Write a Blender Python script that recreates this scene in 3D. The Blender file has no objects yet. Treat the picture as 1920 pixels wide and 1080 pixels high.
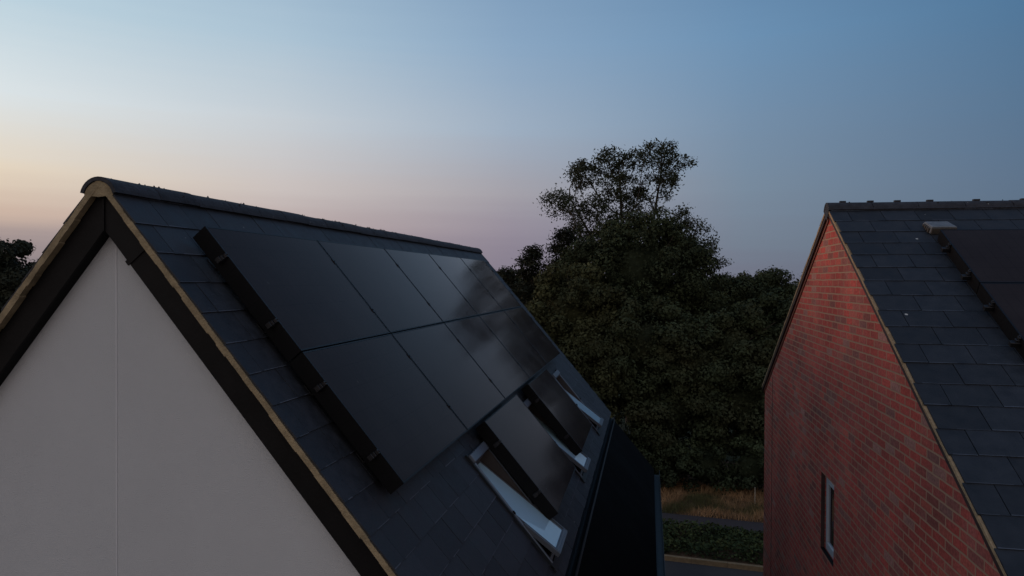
import bpy, bmesh, math, random
import numpy as np
from mathutils import Vector, Matrix, noise
random.seed(7); rng = np.random.default_rng(7)
C = bpy.context.scene.collection
R = math.radians
TH = 0.188651576          # heading of both houses
# ------------------------------------------------------------------ helpers
def tag(o, label=None, cat=None, group=None, kind=None):
    if label: o['label'] = label
    if cat: o['category'] = cat
    if group: o['group'] = group
    if kind: o['kind'] = kind
    return o
def empty(name, loc, rz=0, mat=None):
    o = bpy.data.objects.new(name, None); C.objects.link(o)
    o.empty_display_size = .2
    if mat is not None: o.matrix_world = mat
    else:
        o.location = loc; o.rotation_euler = (0, 0, rz)
    return o
class MB:
    """collects polygons; build() links them as one mesh object"""
    def __init__(s): s.v = []; s.f = []; s.t = []; s.tint = 0.5; s.M = None
    def add(s, verts, faces, tint=None):
        n = len(s.v); t = s.tint if tint is None else tint
        if s.M is not None: verts = [s.M @ Vector(p) for p in verts]
        s.v += [tuple(p) for p in verts]
        for f in faces: s.f.append([i + n for i in f]); s.t.append(t)
    def box(s, a, b, tint=None):
        x0, y0, z0 = a; x1, y1, z1 = b
        s.add([(x0,y0,z0),(x1,y0,z0),(x1,y1,z0),(x0,y1,z0),(x0,y0,z1),(x1,y0,z1),(x1,y1,z1),(x0,y1,z1)],
              [(0,3,2,1),(4,5,6,7),(0,1,5,4),(1,2,6,5),(2,3,7,6),(3,0,4,7)], tint)
    def hexa(s, P, tint=None):
        s.add(P, [(0,3,2,1),(4,5,6,7),(0,1,5,4),(1,2,6,5),(2,3,7,6),(3,0,4,7)], tint)
    def tube(s, a, b, r0, r1, n=6, tint=None, caps=False):
        a = Vector(a); b = Vector(b); d = (b - a)
        if d.length < 1e-6: return
        d.normalize(); u = d.orthogonal().normalized(); w = d.cross(u)
        vs = []
        for p, r in ((a, r0), (b, r1)):
            for i in range(n):
                t = 2 * math.pi * i / n; vs.append(p + u * math.cos(t) * r + w * math.sin(t) * r)
        fs = [(i, (i + 1) % n, n + (i + 1) % n, n + i) for i in range(n)]
        if caps: fs += [tuple(range(n))[::-1], tuple(range(n, 2 * n))]
        s.add(vs, fs, tint)
    def build(s, name, m, parent=None, smooth=False):
        me = bpy.data.meshes.new(name); me.from_pydata(s.v, [], s.f); me.update()
        at = me.attributes.new('tint', 'FLOAT', 'FACE'); at.data.foreach_set('value', s.t)
        if smooth: me.polygons.foreach_set('use_smooth', [True] * len(me.polygons))
        o = bpy.data.objects.new(name, me); me.materials.append(m); C.objects.link(o)
        if parent is not None: o.parent = parent
        return o
def bevel(o, w=.004, seg=1):
    b = o.modifiers.new('b', 'BEVEL'); b.width = w; b.segments = seg; b.limit_method = 'ANGLE'; return o
# ------------------------------------------------------------------ materials
def srgb(c): return tuple(((x/255)/12.92 if x/255 <= .04045 else ((x/255+.055)/1.055)**2.4) for x in c)
def mat(name, col, rough=.8, spec=.5, metal=0, **k):
    """col: base colour; k: scale/amp of a noise that varies value; tint: per-face variation; bump"""
    m = bpy.data.materials.new(name); m.use_nodes = True; nt = m.node_tree; N = nt.nodes; L = nt.links
    b = N['Principled BSDF']; b.inputs['Roughness'].default_value = rough
    b.inputs['Specular IOR Level'].default_value = spec; b.inputs['Metallic'].default_value = metal
    tc = N.new('ShaderNodeTexCoord')
    nz = N.new('ShaderNodeTexNoise'); nz.inputs['Scale'].default_value = k.get('scale', 6); nz.inputs['Detail'].default_value = 6
    nz.inputs['Roughness'].default_value = .6
    L.new(tc.outputs['Object'], nz.inputs['Vector'])
    mr = N.new('ShaderNodeMapRange'); a = k.get('amp', .25)
    mr.inputs[1].default_value = .3; mr.inputs[2].default_value = .7; mr.inputs[3].default_value = 1 - a; mr.inputs[4].default_value = 1 + a
    L.new(nz.outputs[0], mr.inputs[0]); fac = mr.outputs[0]
    if k.get('tint'):
        at = N.new('ShaderNodeAttribute'); at.attribute_name = 'tint'
        m2 = N.new('ShaderNodeMapRange'); m2.inputs[3].default_value = 1 - k['tint']; m2.inputs[4].default_value = 1 + k['tint']; m2.clamp = False
        L.new(at.outputs['Fac'], m2.inputs[0])
        mm = N.new('ShaderNodeMath'); mm.operation = 'MULTIPLY'; L.new(fac, mm.inputs[0]); L.new(m2.outputs[0], mm.inputs[1]); fac = mm.outputs[0]
    vm = N.new('ShaderNodeVectorMath'); vm.operation = 'SCALE'; vm.inputs[0].default_value = col
    L.new(fac, vm.inputs['Scale']); out = vm.outputs[0]
    if 'col2' in k:   # second colour in patches
        n2 = N.new('ShaderNodeTexNoise'); n2.inputs['Scale'].default_value = k.get('scale2', 2); n2.inputs['Detail'].default_value = 8
        L.new(tc.outputs['Object'], n2.inputs['Vector'])
        r2 = N.new('ShaderNodeMapRange'); r2.inputs[1].default_value = k.get('lo', .45); r2.inputs[2].default_value = k.get('hi', .62)
        L.new(n2.outputs[0], r2.inputs[0])
        mx = N.new('ShaderNodeMix'); mx.data_type = 'RGBA'; L.new(r2.outputs[0], mx.inputs[0]); L.new(out, mx.inputs[6]); mx.inputs[7].default_value = (*k['col2'], 1)
        out = mx.outputs[2]
    if 'spots' in k:  # sparse droppings / lichen dots
        sc, th, c2 = k['spots']
        vo = N.new('ShaderNodeTexVoronoi'); vo.inputs['Scale'].default_value = sc; L.new(tc.outputs['Object'], vo.inputs['Vector'])
        wn = N.new('ShaderNodeMath'); wn.operation = 'LESS_THAN'; wn.inputs[1].default_value = th; L.new(vo.outputs['Distance'], wn.inputs[0])
        sp = N.new('ShaderNodeSeparateColor'); L.new(vo.outputs['Color'], sp.inputs[0])
        g = N.new('ShaderNodeMath'); g.operation = 'GREATER_THAN'; g.inputs[1].default_value = k.get('spotcut', .9); L.new(sp.outputs[0], g.inputs[0])
        ml = N.new('ShaderNodeMath'); ml.operation = 'MULTIPLY'; L.new(wn.outputs[0], ml.inputs[0]); L.new(g.outputs[0], ml.inputs[1])
        mx = N.new('ShaderNodeMix'); mx.data_type = 'RGBA'; L.new(ml.outputs[0], mx.inputs[0]); L.new(out, mx.inputs[6]); mx.inputs[7].default_value = (*c2, 1)
        out = mx.outputs[2]
    L.new(out, b.inputs['Base Color'])
    if 'rvar' in k:
        rr = N.new('ShaderNodeMapRange'); rr.inputs[1].default_value = .3; rr.inputs[2].default_value = .7
        rr.inputs[3].default_value = rough - k['rvar']; rr.inputs[4].default_value = rough + k['rvar']
        L.new(nz.outputs[0], rr.inputs[0]); L.new(rr.outputs[0], b.inputs['Roughness'])
    if 'bump' in k:
        n3 = N.new('ShaderNodeTexNoise'); n3.inputs['Scale'].default_value = k.get('bscale', 80); n3.inputs['Detail'].default_value = 4
        L.new(tc.outputs['Object'], n3.inputs['Vector'])
        bp = N.new('ShaderNodeBump'); bp.inputs['Strength'].default_value = k['bump']; bp.inputs['Distance'].default_value = k.get('bdist', .01)
        L.new(n3.outputs[0], bp.inputs['Height']); L.new(bp.outputs[0], b.inputs['Normal'])
    return m
M = {}
M['render'] = mat('white_render', (.452,.468,.482), .95, .2, scale=1.1, amp=.035, bump=.9, bscale=150, bdist=.006)
M['bead'] = mat('render_bead', (.54,.55,.57), .7, scale=5, amp=.05)
M['slate'] = mat('slate_tile', (.022,.0245,.030), .62, .35, scale=9, amp=.28, tint=.22, bump=.35, bscale=60, bdist=.006,
                 spots=(9, .07, (.20,.20,.20)), spotcut=.86, rvar=.1)
M['slate_r'] = mat('slate_tile_matt', (.018,.0225,.030), .7, .3, scale=9, amp=.3, tint=.2, bump=.4, bscale=60, bdist=.006,
                 spots=(4.2, .055, (.4,.4,.38)), spotcut=.72, rvar=.1)
M['ridge'] = mat('ridge_tile', (.021,.022,.027), .8, .4, scale=14, amp=.45, bump=.7, bscale=45, bdist=.012, tint=.15,
                 spots=(16, .09, (.28,.28,.25)), spotcut=.9)
M['mortar'] = mat('verge_mortar', (.26,.205,.125), .95, .2, scale=7, amp=.4, bump=.8, bscale=70, bdist=.01)
M['mortar_r'] = mat('pointing_mortar', (.34,.24,.14), .95, .2, scale=20, amp=.25, bump=.8, bscale=70, bdist=.01)
M['barge'] = mat('black_barge_board', (.0060,.0056,.0058), .6, .14, scale=4, amp=.3, bump=.15, bscale=40)
M['black'] = mat('black_plastic', (.0035,.0035,.004), .6, .12, amp=.2)
M['gutter_in'] = mat('gutter_black', (.012,.015,.018), .45, .3, amp=.3)
M['frame'] = mat('panel_frame_black', (.005,.005,.006), .45, .2, amp=.1)
M['alu'] = mat('bare_metal', (.10,.10,.105), .4, .5, .8, amp=.2)
M['rail'] = mat('rail_metal', (.022,.022,.024), .45, .5, .6, amp=.2)
M['grey'] = mat('grey_window_cladding', (.105,.125,.155), .35, .5, scale=4, amp=.08)
M['cladding'] = mat('dark_grey_cladding', (.07,.08,.095), .4, .4, amp=.1)
M['wood'] = mat('window_timber', (.028,.019,.015), .6, scale=5, amp=.25)
M['inside'] = mat('dark_interior', (.02,.018,.017), .9, .1)
M['pvc'] = mat('white_frame', (.46,.50,.55), .35, .5, amp=.04)
M['soffit'] = mat('brown_soffit', (.045,.026,.024), .7, .3, scale=6, amp=.3)
M['brick_reflect'] = mat('painted_brick_reflection', (.16,.06,.045), .7, .3, scale=6, amp=.2)  # brick reflection under the overhang, put in as colour
M['vent_top'] = mat('grey_vent', (.12,.135,.15), .6, .4, scale=20, amp=.3)
M['vent_side'] = mat('vent_slats', (.05,.042,.034), .8, scale=12, amp=.3)
M['sheet'] = mat('black_roof_sheet', (.003,.003,.003), .7, .03, scale=1.0, amp=.3, rvar=.08)
M['asphalt'] = mat('asphalt', (.036,.035,.036), .9, .3, scale=30, amp=.3, bump=.4, bscale=150, bdist=.01, col2=(.05,.048,.046), scale2=.6)
M['path'] = mat('path_asphalt', (.046,.040,.042), .95, .3, scale=25, amp=.25, bump=.4, bscale=120, bdist=.01)
M['kerb'] = mat('kerb_concrete', (.22,.155,.085), .9, .3, scale=10, amp=.2, tint=.12, bump=.4, bscale=60)
M['soil'] = mat('dry_soil', (.11,.066,.040), .95, .1, scale=7, amp=.4, col2=(.032,.034,.018), scale2=.9, bump=.6, bscale=12, bdist=.05)
M['ground'] = mat('grassland', (.035,.04,.02), .95, .1, scale=.3, amp=.35, col2=(.05,.04,.025), scale2=.05)
M['drygrass'] = mat('dry_grass_blades', (.34,.20,.10), .9, .1, scale=1.2, amp=.35, tint=.45, col2=(.09,.085,.035), scale2=.55, lo=.5, hi=.62)
M['bark'] = mat('bark', (.05,.042,.034), .95, .1, scale=8, amp=.35)
M['bark_light'] = mat('pale_bark', (.11,.09,.07), .95, .1, scale=8, amp=.35)
M['pole'] = mat('weathered_post', (.33,.29,.22), .8, scale=6, amp=.2)

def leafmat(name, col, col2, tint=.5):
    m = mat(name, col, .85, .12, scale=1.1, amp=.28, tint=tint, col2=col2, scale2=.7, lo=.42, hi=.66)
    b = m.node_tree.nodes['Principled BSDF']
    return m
LM = {
 'oak':    leafmat('leaf_dark_green', (.038,.048,.023), (.025,.032,.017)),
 'syc':    leafmat('leaf_mid_green', (.034,.043,.021), (.045,.048,.024)),
 'ivy':    leafmat('leaf_olive', (.055,.058,.026), (.036,.041,.020)),
 'ash':    leafmat('leaf_ash', (.036,.044,.024), (.025,.032,.018)),
 'con':    leafmat('needle_dark', (.022,.026,.018), (.030,.034,.022), .35),
 'hedge':  leafmat('ground_cover_leaf', (.055,.070,.026), (.030,.045,.018), .6),
}
def glass_panel():
    m = bpy.data.materials.new('solar_glass'); m.use_nodes = True; nt = m.node_tree; N = nt.nodes; L = nt.links
    b = N['Principled BSDF']; b.inputs['Roughness'].default_value = .13; b.inputs['IOR'].default_value = 1.40; b.inputs['Specular Tint'].default_value = (1,.84,.82,1)
    tc = N.new('ShaderNodeTexCoord')
    # faint cell grid: cells .1665 x .091 (half-cut), thin darker gaps
    sx = N.new('ShaderNodeSeparateXYZ'); L.new(tc.outputs['Object'], sx.inputs[0])
    def line(sock, pitch, w):
        d = N.new('ShaderNodeMath'); d.operation = 'DIVIDE'; d.inputs[1].default_value = pitch; L.new(sock, d.inputs[0])
        fr = N.new('ShaderNodeMath'); fr.operation = 'FRACT'; L.new(d.outputs[0], fr.inputs[0])
        c = N.new('ShaderNodeMath'); c.operation = 'LESS_THAN'; c.inputs[1].default_value = w; L.new(fr.outputs[0], c.inputs[0]); return c.outputs[0]
    a = line(sx.outputs[0], .0925, .03); c = line(sx.outputs[1], .184, .015)
    mxm = N.new('ShaderNodeMath'); mxm.operation = 'MAXIMUM'; L.new(a, mxm.inputs[0]); L.new(c, mxm.inputs[1])
    mx = N.new('ShaderNodeMix'); mx.data_type = 'RGBA'; L.new(mxm.outputs[0], mx.inputs[0])
    mx.inputs[6].default_value = (.024,.0205,.0225,1); mx.inputs[7].default_value = (.013,.011,.013,1)
    # dust
    nz = N.new('ShaderNodeTexNoise'); nz.inputs['Scale'].default_value = 2.2; nz.inputs['Detail'].default_value = 8
    geo = N.new('ShaderNodeNewGeometry'); L.new(geo.outputs['Position'], nz.inputs['Vector'])
    dr = N.new('ShaderNodeMapRange'); dr.inputs[1].default_value = .4; dr.inputs[2].default_value = .75; dr.inputs[3].default_value = 0; dr.inputs[4].default_value = .07
    L.new(nz.outputs[0], dr.inputs[0])
    m2 = N.new('ShaderNodeMix'); m2.data_type = 'RGBA'; L.new(dr.outputs[0], m2.inputs[0]); L.new(mx.outputs[2], m2.inputs[6]); m2.inputs[7].default_value = (.12,.11,.11,1)
    vo = N.new('ShaderNodeTexVoronoi'); vo.inputs['Scale'].default_value = 3.2; L.new(geo.outputs['Position'], vo.inputs['Vector'])
    lt = N.new('ShaderNodeMath'); lt.operation = 'LESS_THAN'; lt.inputs[1].default_value = .035; L.new(vo.outputs['Distance'], lt.inputs[0])
    m3 = N.new('ShaderNodeMix'); m3.data_type = 'RGBA'; L.new(lt.outputs[0], m3.inputs[0]); L.new(m2.outputs[2], m3.inputs[6]); m3.inputs[7].default_value = (.05,.048,.045,1)
    L.new(m3.outputs[2], b.inputs['Base Color'])
    rr = N.new('ShaderNodeMapRange'); rr.inputs[1].default_value = .3; rr.inputs[2].default_value = .7; rr.inputs[3].default_value = .09; rr.inputs[4].default_value = .13
    L.new(nz.outputs[0], rr.inputs[0]); L.new(rr.outputs[0], b.inputs['Roughness'])
    b.inputs['Specular IOR Level'].default_value = 0
    # anti-reflective glass: weak mirror face on, strong at grazing angles
    fr = N.new('ShaderNodeFresnel'); fr.inputs[0].default_value = 1.4
    pw = N.new('ShaderNodeMath'); pw.operation = 'POWER'; pw.inputs[1].default_value = 2.0; L.new(fr.outputs[0], pw.inputs[0])
    ga = N.new('ShaderNodeMath'); ga.operation = 'MULTIPLY'; ga.inputs[1].default_value = 2.8; ga.use_clamp = True; L.new(pw.outputs[0], ga.inputs[0])
    gl = N.new('ShaderNodeBsdfGlossy'); gl.inputs['Color'].default_value = (1,.82,.75,1); L.new(rr.outputs[0], gl.inputs['Roughness'])
    ms = N.new('ShaderNodeMixShader'); L.new(ga.outputs[0], ms.inputs[0]); L.new(b.outputs[0], ms.inputs[1]); L.new(gl.outputs[0], ms.inputs[2])
    L.new(ms.outputs[0], N['Material Output'].inputs['Surface'])
    return m
M['pv'] = glass_panel()
def window_glass(name, col, rough, spec):
    m = mat(name, col, rough, spec, scale=3, amp=.04); b = m.node_tree.nodes['Principled BSDF']
    b.inputs['Coat Weight'].default_value = 1; b.inputs['Coat Roughness'].default_value = .03
    return m
M['pane'] = window_glass('roof_window_pane', (.40,.60,.70), .5, .5)
M['pane_dark'] = window_glass('dark_window_glass', (.02,.025,.03), .05, .8)
def brick():
    m = bpy.data.materials.new('red_brick'); m.use_nodes = True; nt = m.node_tree; N = nt.nodes; L = nt.links
    b = N['Principled BSDF']; b.inputs['Roughness'].default_value = .9; b.inputs['Specular IOR Level'].default_value = .2
    tc = N.new('ShaderNodeTexCoord'); sp = N.new('ShaderNodeSeparateXYZ'); L.new(tc.outputs['Object'], sp.inputs[0])
    ge = N.new('ShaderNodeNewGeometry')
    # pick the in-plane horizontal axis from the object-space normal
    sn = N.new('ShaderNodeSeparateXYZ'); L.new(tc.outputs['Normal'], sn.inputs[0])
    ab = N.new('ShaderNodeMath'); ab.operation = 'ABSOLUTE'; L.new(sn.outputs[0], ab.inputs[0])
    gt = N.new('ShaderNodeMath'); gt.operation = 'GREATER_THAN'; gt.inputs[1].default_value = .5; L.new(ab.outputs[0], gt.inputs[0])
    mx = N.new('ShaderNodeMix'); mx.data_type = 'FLOAT'; L.new(gt.outputs[0], mx.inputs[0]); L.new(sp.outputs[0], mx.inputs[2]); L.new(sp.outputs[1], mx.inputs[3])
    cb = N.new('ShaderNodeCombineXYZ'); L.new(mx.outputs[0], cb.inputs[0]); L.new(sp.outputs[2], cb.inputs[1])
    # wobble
    wz = N.new('ShaderNodeTexNoise'); wz.inputs['Scale'].default_value = 5; L.new(tc.outputs['Object'], wz.inputs['Vector'])
    ws = N.new('ShaderNodeVectorMath'); ws.operation = 'SCALE'; ws.inputs['Scale'].default_value = .012; L.new(wz.outputs[1], ws.inputs[0])
    wa = N.new('ShaderNodeVectorMath'); wa.operation = 'ADD'; L.new(cb.outputs[0], wa.inputs[0]); L.new(ws.outputs[0], wa.inputs[1])
    def bt(off=(0,0,0)):
        br = N.new('ShaderNodeTexBrick'); br.inputs['Scale'].default_value = 1
        br.inputs['Brick Width'].default_value = .225; br.inputs['Row Height'].default_value = .075
        br.inputs['Mortar Size'].default_value = .0080; br.inputs['Mortar Smooth'].default_value = .2; br.inputs['Bias'].default_value = 0
        L.new(wa.outputs[0], br.inputs['Vector']); return br
    br = bt(); br.inputs['Color1'].default_value = (0,0,0,1); br.inputs['Color2'].default_value = (1,1,1,1); br.inputs['Mortar'].default_value = (.5,.5,.5,1)
    cr = N.new('ShaderNodeValToRGB'); e = cr.color_ramp.elements
    cols = [(0,(.22,.075,.062)),(.15,(.35,.070,.055)),(.4,(.42,.075,.058)),(.62,(.34,.078,.064)),(.80,(.44,.100,.072)),(.93,(.22,.088,.075)),(1,(.36,.17,.14))]
    e[0].position = 0; e[0].color = (*cols[0][1],1); e[1].position = 1; e[1].color = (*cols[-1][1],1)
    for p, c in cols[1:-1]: e.new(p)
    for j, (p, c) in enumerate(cols): e[j].color = (*c, 1)
    L.new(br.outputs['Color'], cr.inputs[0])
    # pale bloom patches
    nz = N.new('ShaderNodeTexNoise'); nz.inputs['Scale'].default_value = 2.6; nz.inputs['Detail'].default_value = 9; nz.inputs['Roughness'].default_value = .65
    L.new(tc.outputs['Object'], nz.inputs['Vector'])
    mr = N.new('ShaderNodeMapRange'); mr.inputs[1].default_value = .50; mr.inputs[2].default_value = .74; mr.inputs[4].default_value = .42
    L.new(nz.outputs[0], mr.inputs[0])
    m1 = N.new('ShaderNodeMix'); m1.data_type = 'RGBA'; L.new(mr.outputs[0], m1.inputs[0]); L.new(cr.outputs[0], m1.inputs[6]); m1.inputs[7].default_value = (.26,.15,.135,1)
    n2 = N.new('ShaderNodeTexNoise'); n2.inputs['Scale'].default_value = 45; n2.inputs['Detail'].default_value = 4; L.new(tc.outputs['Object'], n2.inputs['Vector'])
    r2 = N.new('ShaderNodeMapRange'); r2.inputs[1].default_value = .3; r2.inputs[2].default_value = .7; r2.inputs[3].default_value = .75; r2.inputs[4].default_value = 1.25
    L.new(n2.outputs[0], r2.inputs[0])
    n4 = N.new('ShaderNodeTexNoise'); n4.inputs['Scale'].default_value = .9; n4.inputs['Detail'].default_value = 5; L.new(tc.outputs['Object'], n4.inputs['Vector'])
    r4 = N.new('ShaderNodeMapRange'); r4.inputs[1].default_value = .35; r4.inputs[2].default_value = .65; r4.inputs[3].default_value = .88; r4.inputs[4].default_value = 1.35
    L.new(n4.outputs[0], r4.inputs[0]); m5 = N.new('ShaderNodeMath'); m5.operation = 'MULTIPLY'; L.new(r2.outputs[0], m5.inputs[0]); L.new(r4.outputs[0], m5.inputs[1])
    vs = N.new('ShaderNodeVectorMath'); vs.operation = 'SCALE'; L.new(m1.outputs[2], vs.inputs[0]); L.new(m5.outputs[0], vs.inputs['Scale'])
    m3 = N.new('ShaderNodeMix'); m3.data_type = 'RGBA'; L.new(br.outputs['Fac'], m3.inputs[0]); L.new(vs.outputs[0], m3.inputs[6]); m3.inputs[7].default_value = (.36,.22,.145,1)
    L.new(m3.outputs[2], b.inputs['Base Color'])
    bp = N.new('ShaderNodeBump'); bp.inputs['Strength'].default_value = .6; bp.inputs['Distance'].default_value = .006; bp.invert = True
    L.new(br.outputs['Fac'], bp.inputs['Height']); L.new(bp.outputs[0], b.inputs['Normal'])
    return m
M['brick'] = brick()

# ------------------------------------------------------------------ world
def world():
    w = bpy.data.worlds.new('World'); bpy.context.scene.world = w; w.use_nodes = True
    nt = w.node_tree; N = nt.nodes; L = nt.links; bg = N['Background']
    tc = N.new('ShaderNodeTexCoord'); sp = N.new('ShaderNodeSeparateXYZ'); L.new(tc.outputs['Generated'], sp.inputs[0])
    def mth(op, a, b=None):
        n = N.new('ShaderNodeMath'); n.operation = op
        for i, q in enumerate((a, b)):
            if q is None: continue
            if isinstance(q, (int, float)): n.inputs[i].default_value = q
            else: L.new(q, n.inputs[i])
        return n.outputs[0]
    saz = R(-70); sx, sy = math.sin(saz), math.cos(saz)
    dt = mth('ADD', mth('MULTIPLY', sp.outputs[0], sx), mth('MULTIPLY', sp.outputs[1], sy))
    hl = mth('SQRT', mth('ADD', mth('MULTIPLY', sp.outputs[0], sp.outputs[0]), mth('MULTIPLY', sp.outputs[1], sp.outputs[1])))
    cosd = mth('DIVIDE', dt, mth('MAXIMUM', hl, 1e-4))
    delta = mth('MULTIPLY', mth('ARCCOSINE', mth('MINIMUM', mth('MAXIMUM', cosd, -1.), 1.)), 180/math.pi)
    el = mth('MULTIPLY', mth('ARCSINE', sp.outputs[2]), 180/math.pi)
    # thin haze streaks low on the sunset side
    cmb = N.new('ShaderNodeCombineXYZ'); L.new(mth('MULTIPLY', delta, .05), cmb.inputs[0]); L.new(mth('MULTIPLY', el, 1.1), cmb.inputs[1])
    nz = N.new('ShaderNodeTexNoise'); nz.inputs['Scale'].default_value = 1.0; nz.inputs['Detail'].default_value = 5; L.new(cmb.outputs[0], nz.inputs['Vector'])
    el2 = mth('ADD', el, mth('MULTIPLY', mth('SUBTRACT', nz.outputs[0], .5), 1.3))
    fac = mth('DIVIDE', mth('ADD', el2, 5), 95)
    EK = (-5, 0, 3, 4.2, 7, 12, 18, 30, 60, 90)
    G = (30,28,26)
    T = {0:  (G,(200,150,125),(232,176,134),(245,198,145),(252,225,180),(244,236,218),(214,224,230),(160,190,212),(84,116,154),(66,96,136)),
         34: (G,(126,118,126),(166,150,147),(204,180,164),(228,213,192),(219,227,230),(188,210,222),(140,175,204),(78,110,150),(66,96,136)),
         52: (G,(150,134,142),(170,155,158),(186,170,168),(202,193,190),(198,206,213),(172,195,212),(126,160,192),(76,107,148),(66,96,136)),
         70: (G,(130,122,138),(142,134,148),(149,141,154),(163,160,168),(157,174,193),(138,166,194),(106,141,176),(72,102,144),(66,96,136)),
         88: (G,(112,114,130),(116,128,144),(118,131,148),(120,138,157),(117,142,168),(108,144,178),(86,122,160),(70,100,142),(66,96,136)),
         106:(G,(94,104,120),(96,112,131),(95,113,133),(94,115,139),(88,117,146),(80,118,153),(70,104,144),(64,94,134),(66,96,136)),
         180:(G,(190,170,165),(188,172,172),(186,172,175),(182,174,180),(172,172,184),(160,168,184),(136,152,176),(92,116,150),(70,100,140))}
    cur = None; keys = sorted(T)
    for i, kx in enumerate(keys):
        cr = N.new('ShaderNodeValToRGB'); cr.color_ramp.interpolation = 'LINEAR'; e = cr.color_ramp.elements
        e[0].position = 0; e[1].position = 1
        for j in range(1, len(EK) - 1): e.new((EK[j] + 5) / 95)
        # after insertion colours by sorted order
        for j, c in enumerate(T[kx]): e[j].color = (*srgb(c), 1)
        L.new(fac, cr.inputs[0])
        if cur is None: cur = cr.outputs[0]; continue
        mr = N.new('ShaderNodeMapRange'); mr.inputs[1].default_value = keys[i-1]; mr.inputs[2].default_value = kx; L.new(delta, mr.inputs[0])
        mx = N.new('ShaderNodeMix'); mx.data_type = 'RGBA'; L.new(mr.outputs[0], mx.inputs[0]); L.new(cur, mx.inputs[6]); L.new(cr.outputs[0], mx.inputs[7])
        cur = mx.outputs[2]
    # added bright, pale sky behind the viewer, to lift the gable wall
    bk = mth('ADD', mth('MULTIPLY', sp.outputs[0], -math.sin(TH)), mth('MULTIPLY', sp.outputs[1], -math.cos(TH)))
    mr = N.new('ShaderNodeMapRange'); mr.interpolation_type = 'SMOOTHSTEP'; mr.inputs[1].default_value = .0; mr.inputs[2].default_value = .75; L.new(bk, mr.inputs[0])
    cr = N.new('ShaderNodeValToRGB'); e = cr.color_ramp.elements; BK = ((0,G),(.053,(232,204,188)),(.18,(226,208,200)),(.35,(196,196,204)),(1,(100,120,150)))
    e[0].position = 0; e[1].position = 1
    for p, c in BK[1:-1]: e.new(p)
    for j, (p, c) in enumerate(BK): e[j].color = (*srgb(c), 1)
    L.new(fac, cr.inputs[0])
    mx = N.new('ShaderNodeMix'); mx.data_type = 'RGBA'; L.new(mr.outputs[0], mx.inputs[0]); L.new(cur, mx.inputs[6]); L.new(cr.outputs[0], mx.inputs[7]); cur = mx.outputs[2]
    L.new(cur, bg.inputs['Color']); bg.inputs['Strength'].default_value = 1.0
world()
sun = bpy.data.lights.new('low_sun_glow', 'SUN'); sun.energy = 1.3; sun.angle = R(25); sun.color = (1, .62, .45)
so = bpy.data.objects.new('low_sun_glow', sun); C.objects.link(so)
so.rotation_euler = (R(84), 0, R(-110))          # shines from az -70 deg, 6 deg above the horizon

# ------------------------------------------------------------------ camera
cam = bpy.data.cameras.new('camera'); co = bpy.data.objects.new('camera', cam); C.objects.link(co)
cam.sensor_width = 36; cam.lens = 1343 / 1920 * 36; cam.clip_end = 6000; cam.clip_start = .05
H = 7.4
pitch, roll = -0.011382, 0.005236
fw = Vector((0, math.cos(pitch), math.sin(pitch))); up0 = Vector((0, -math.sin(pitch), math.cos(pitch))); rt0 = Vector((1, 0, 0))
# image x = x cos + z sin ; image z = -x sin + z cos
rt = rt0 * math.cos(roll) + up0 * math.sin(roll); up = -rt0 * math.sin(roll) + up0 * math.cos(roll)
mw = Matrix((rt, up, -fw)).transposed().to_4x4(); mw.translation = (0, 0, H); co.matrix_world = mw
bpy.context.scene.camera = co

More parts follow.
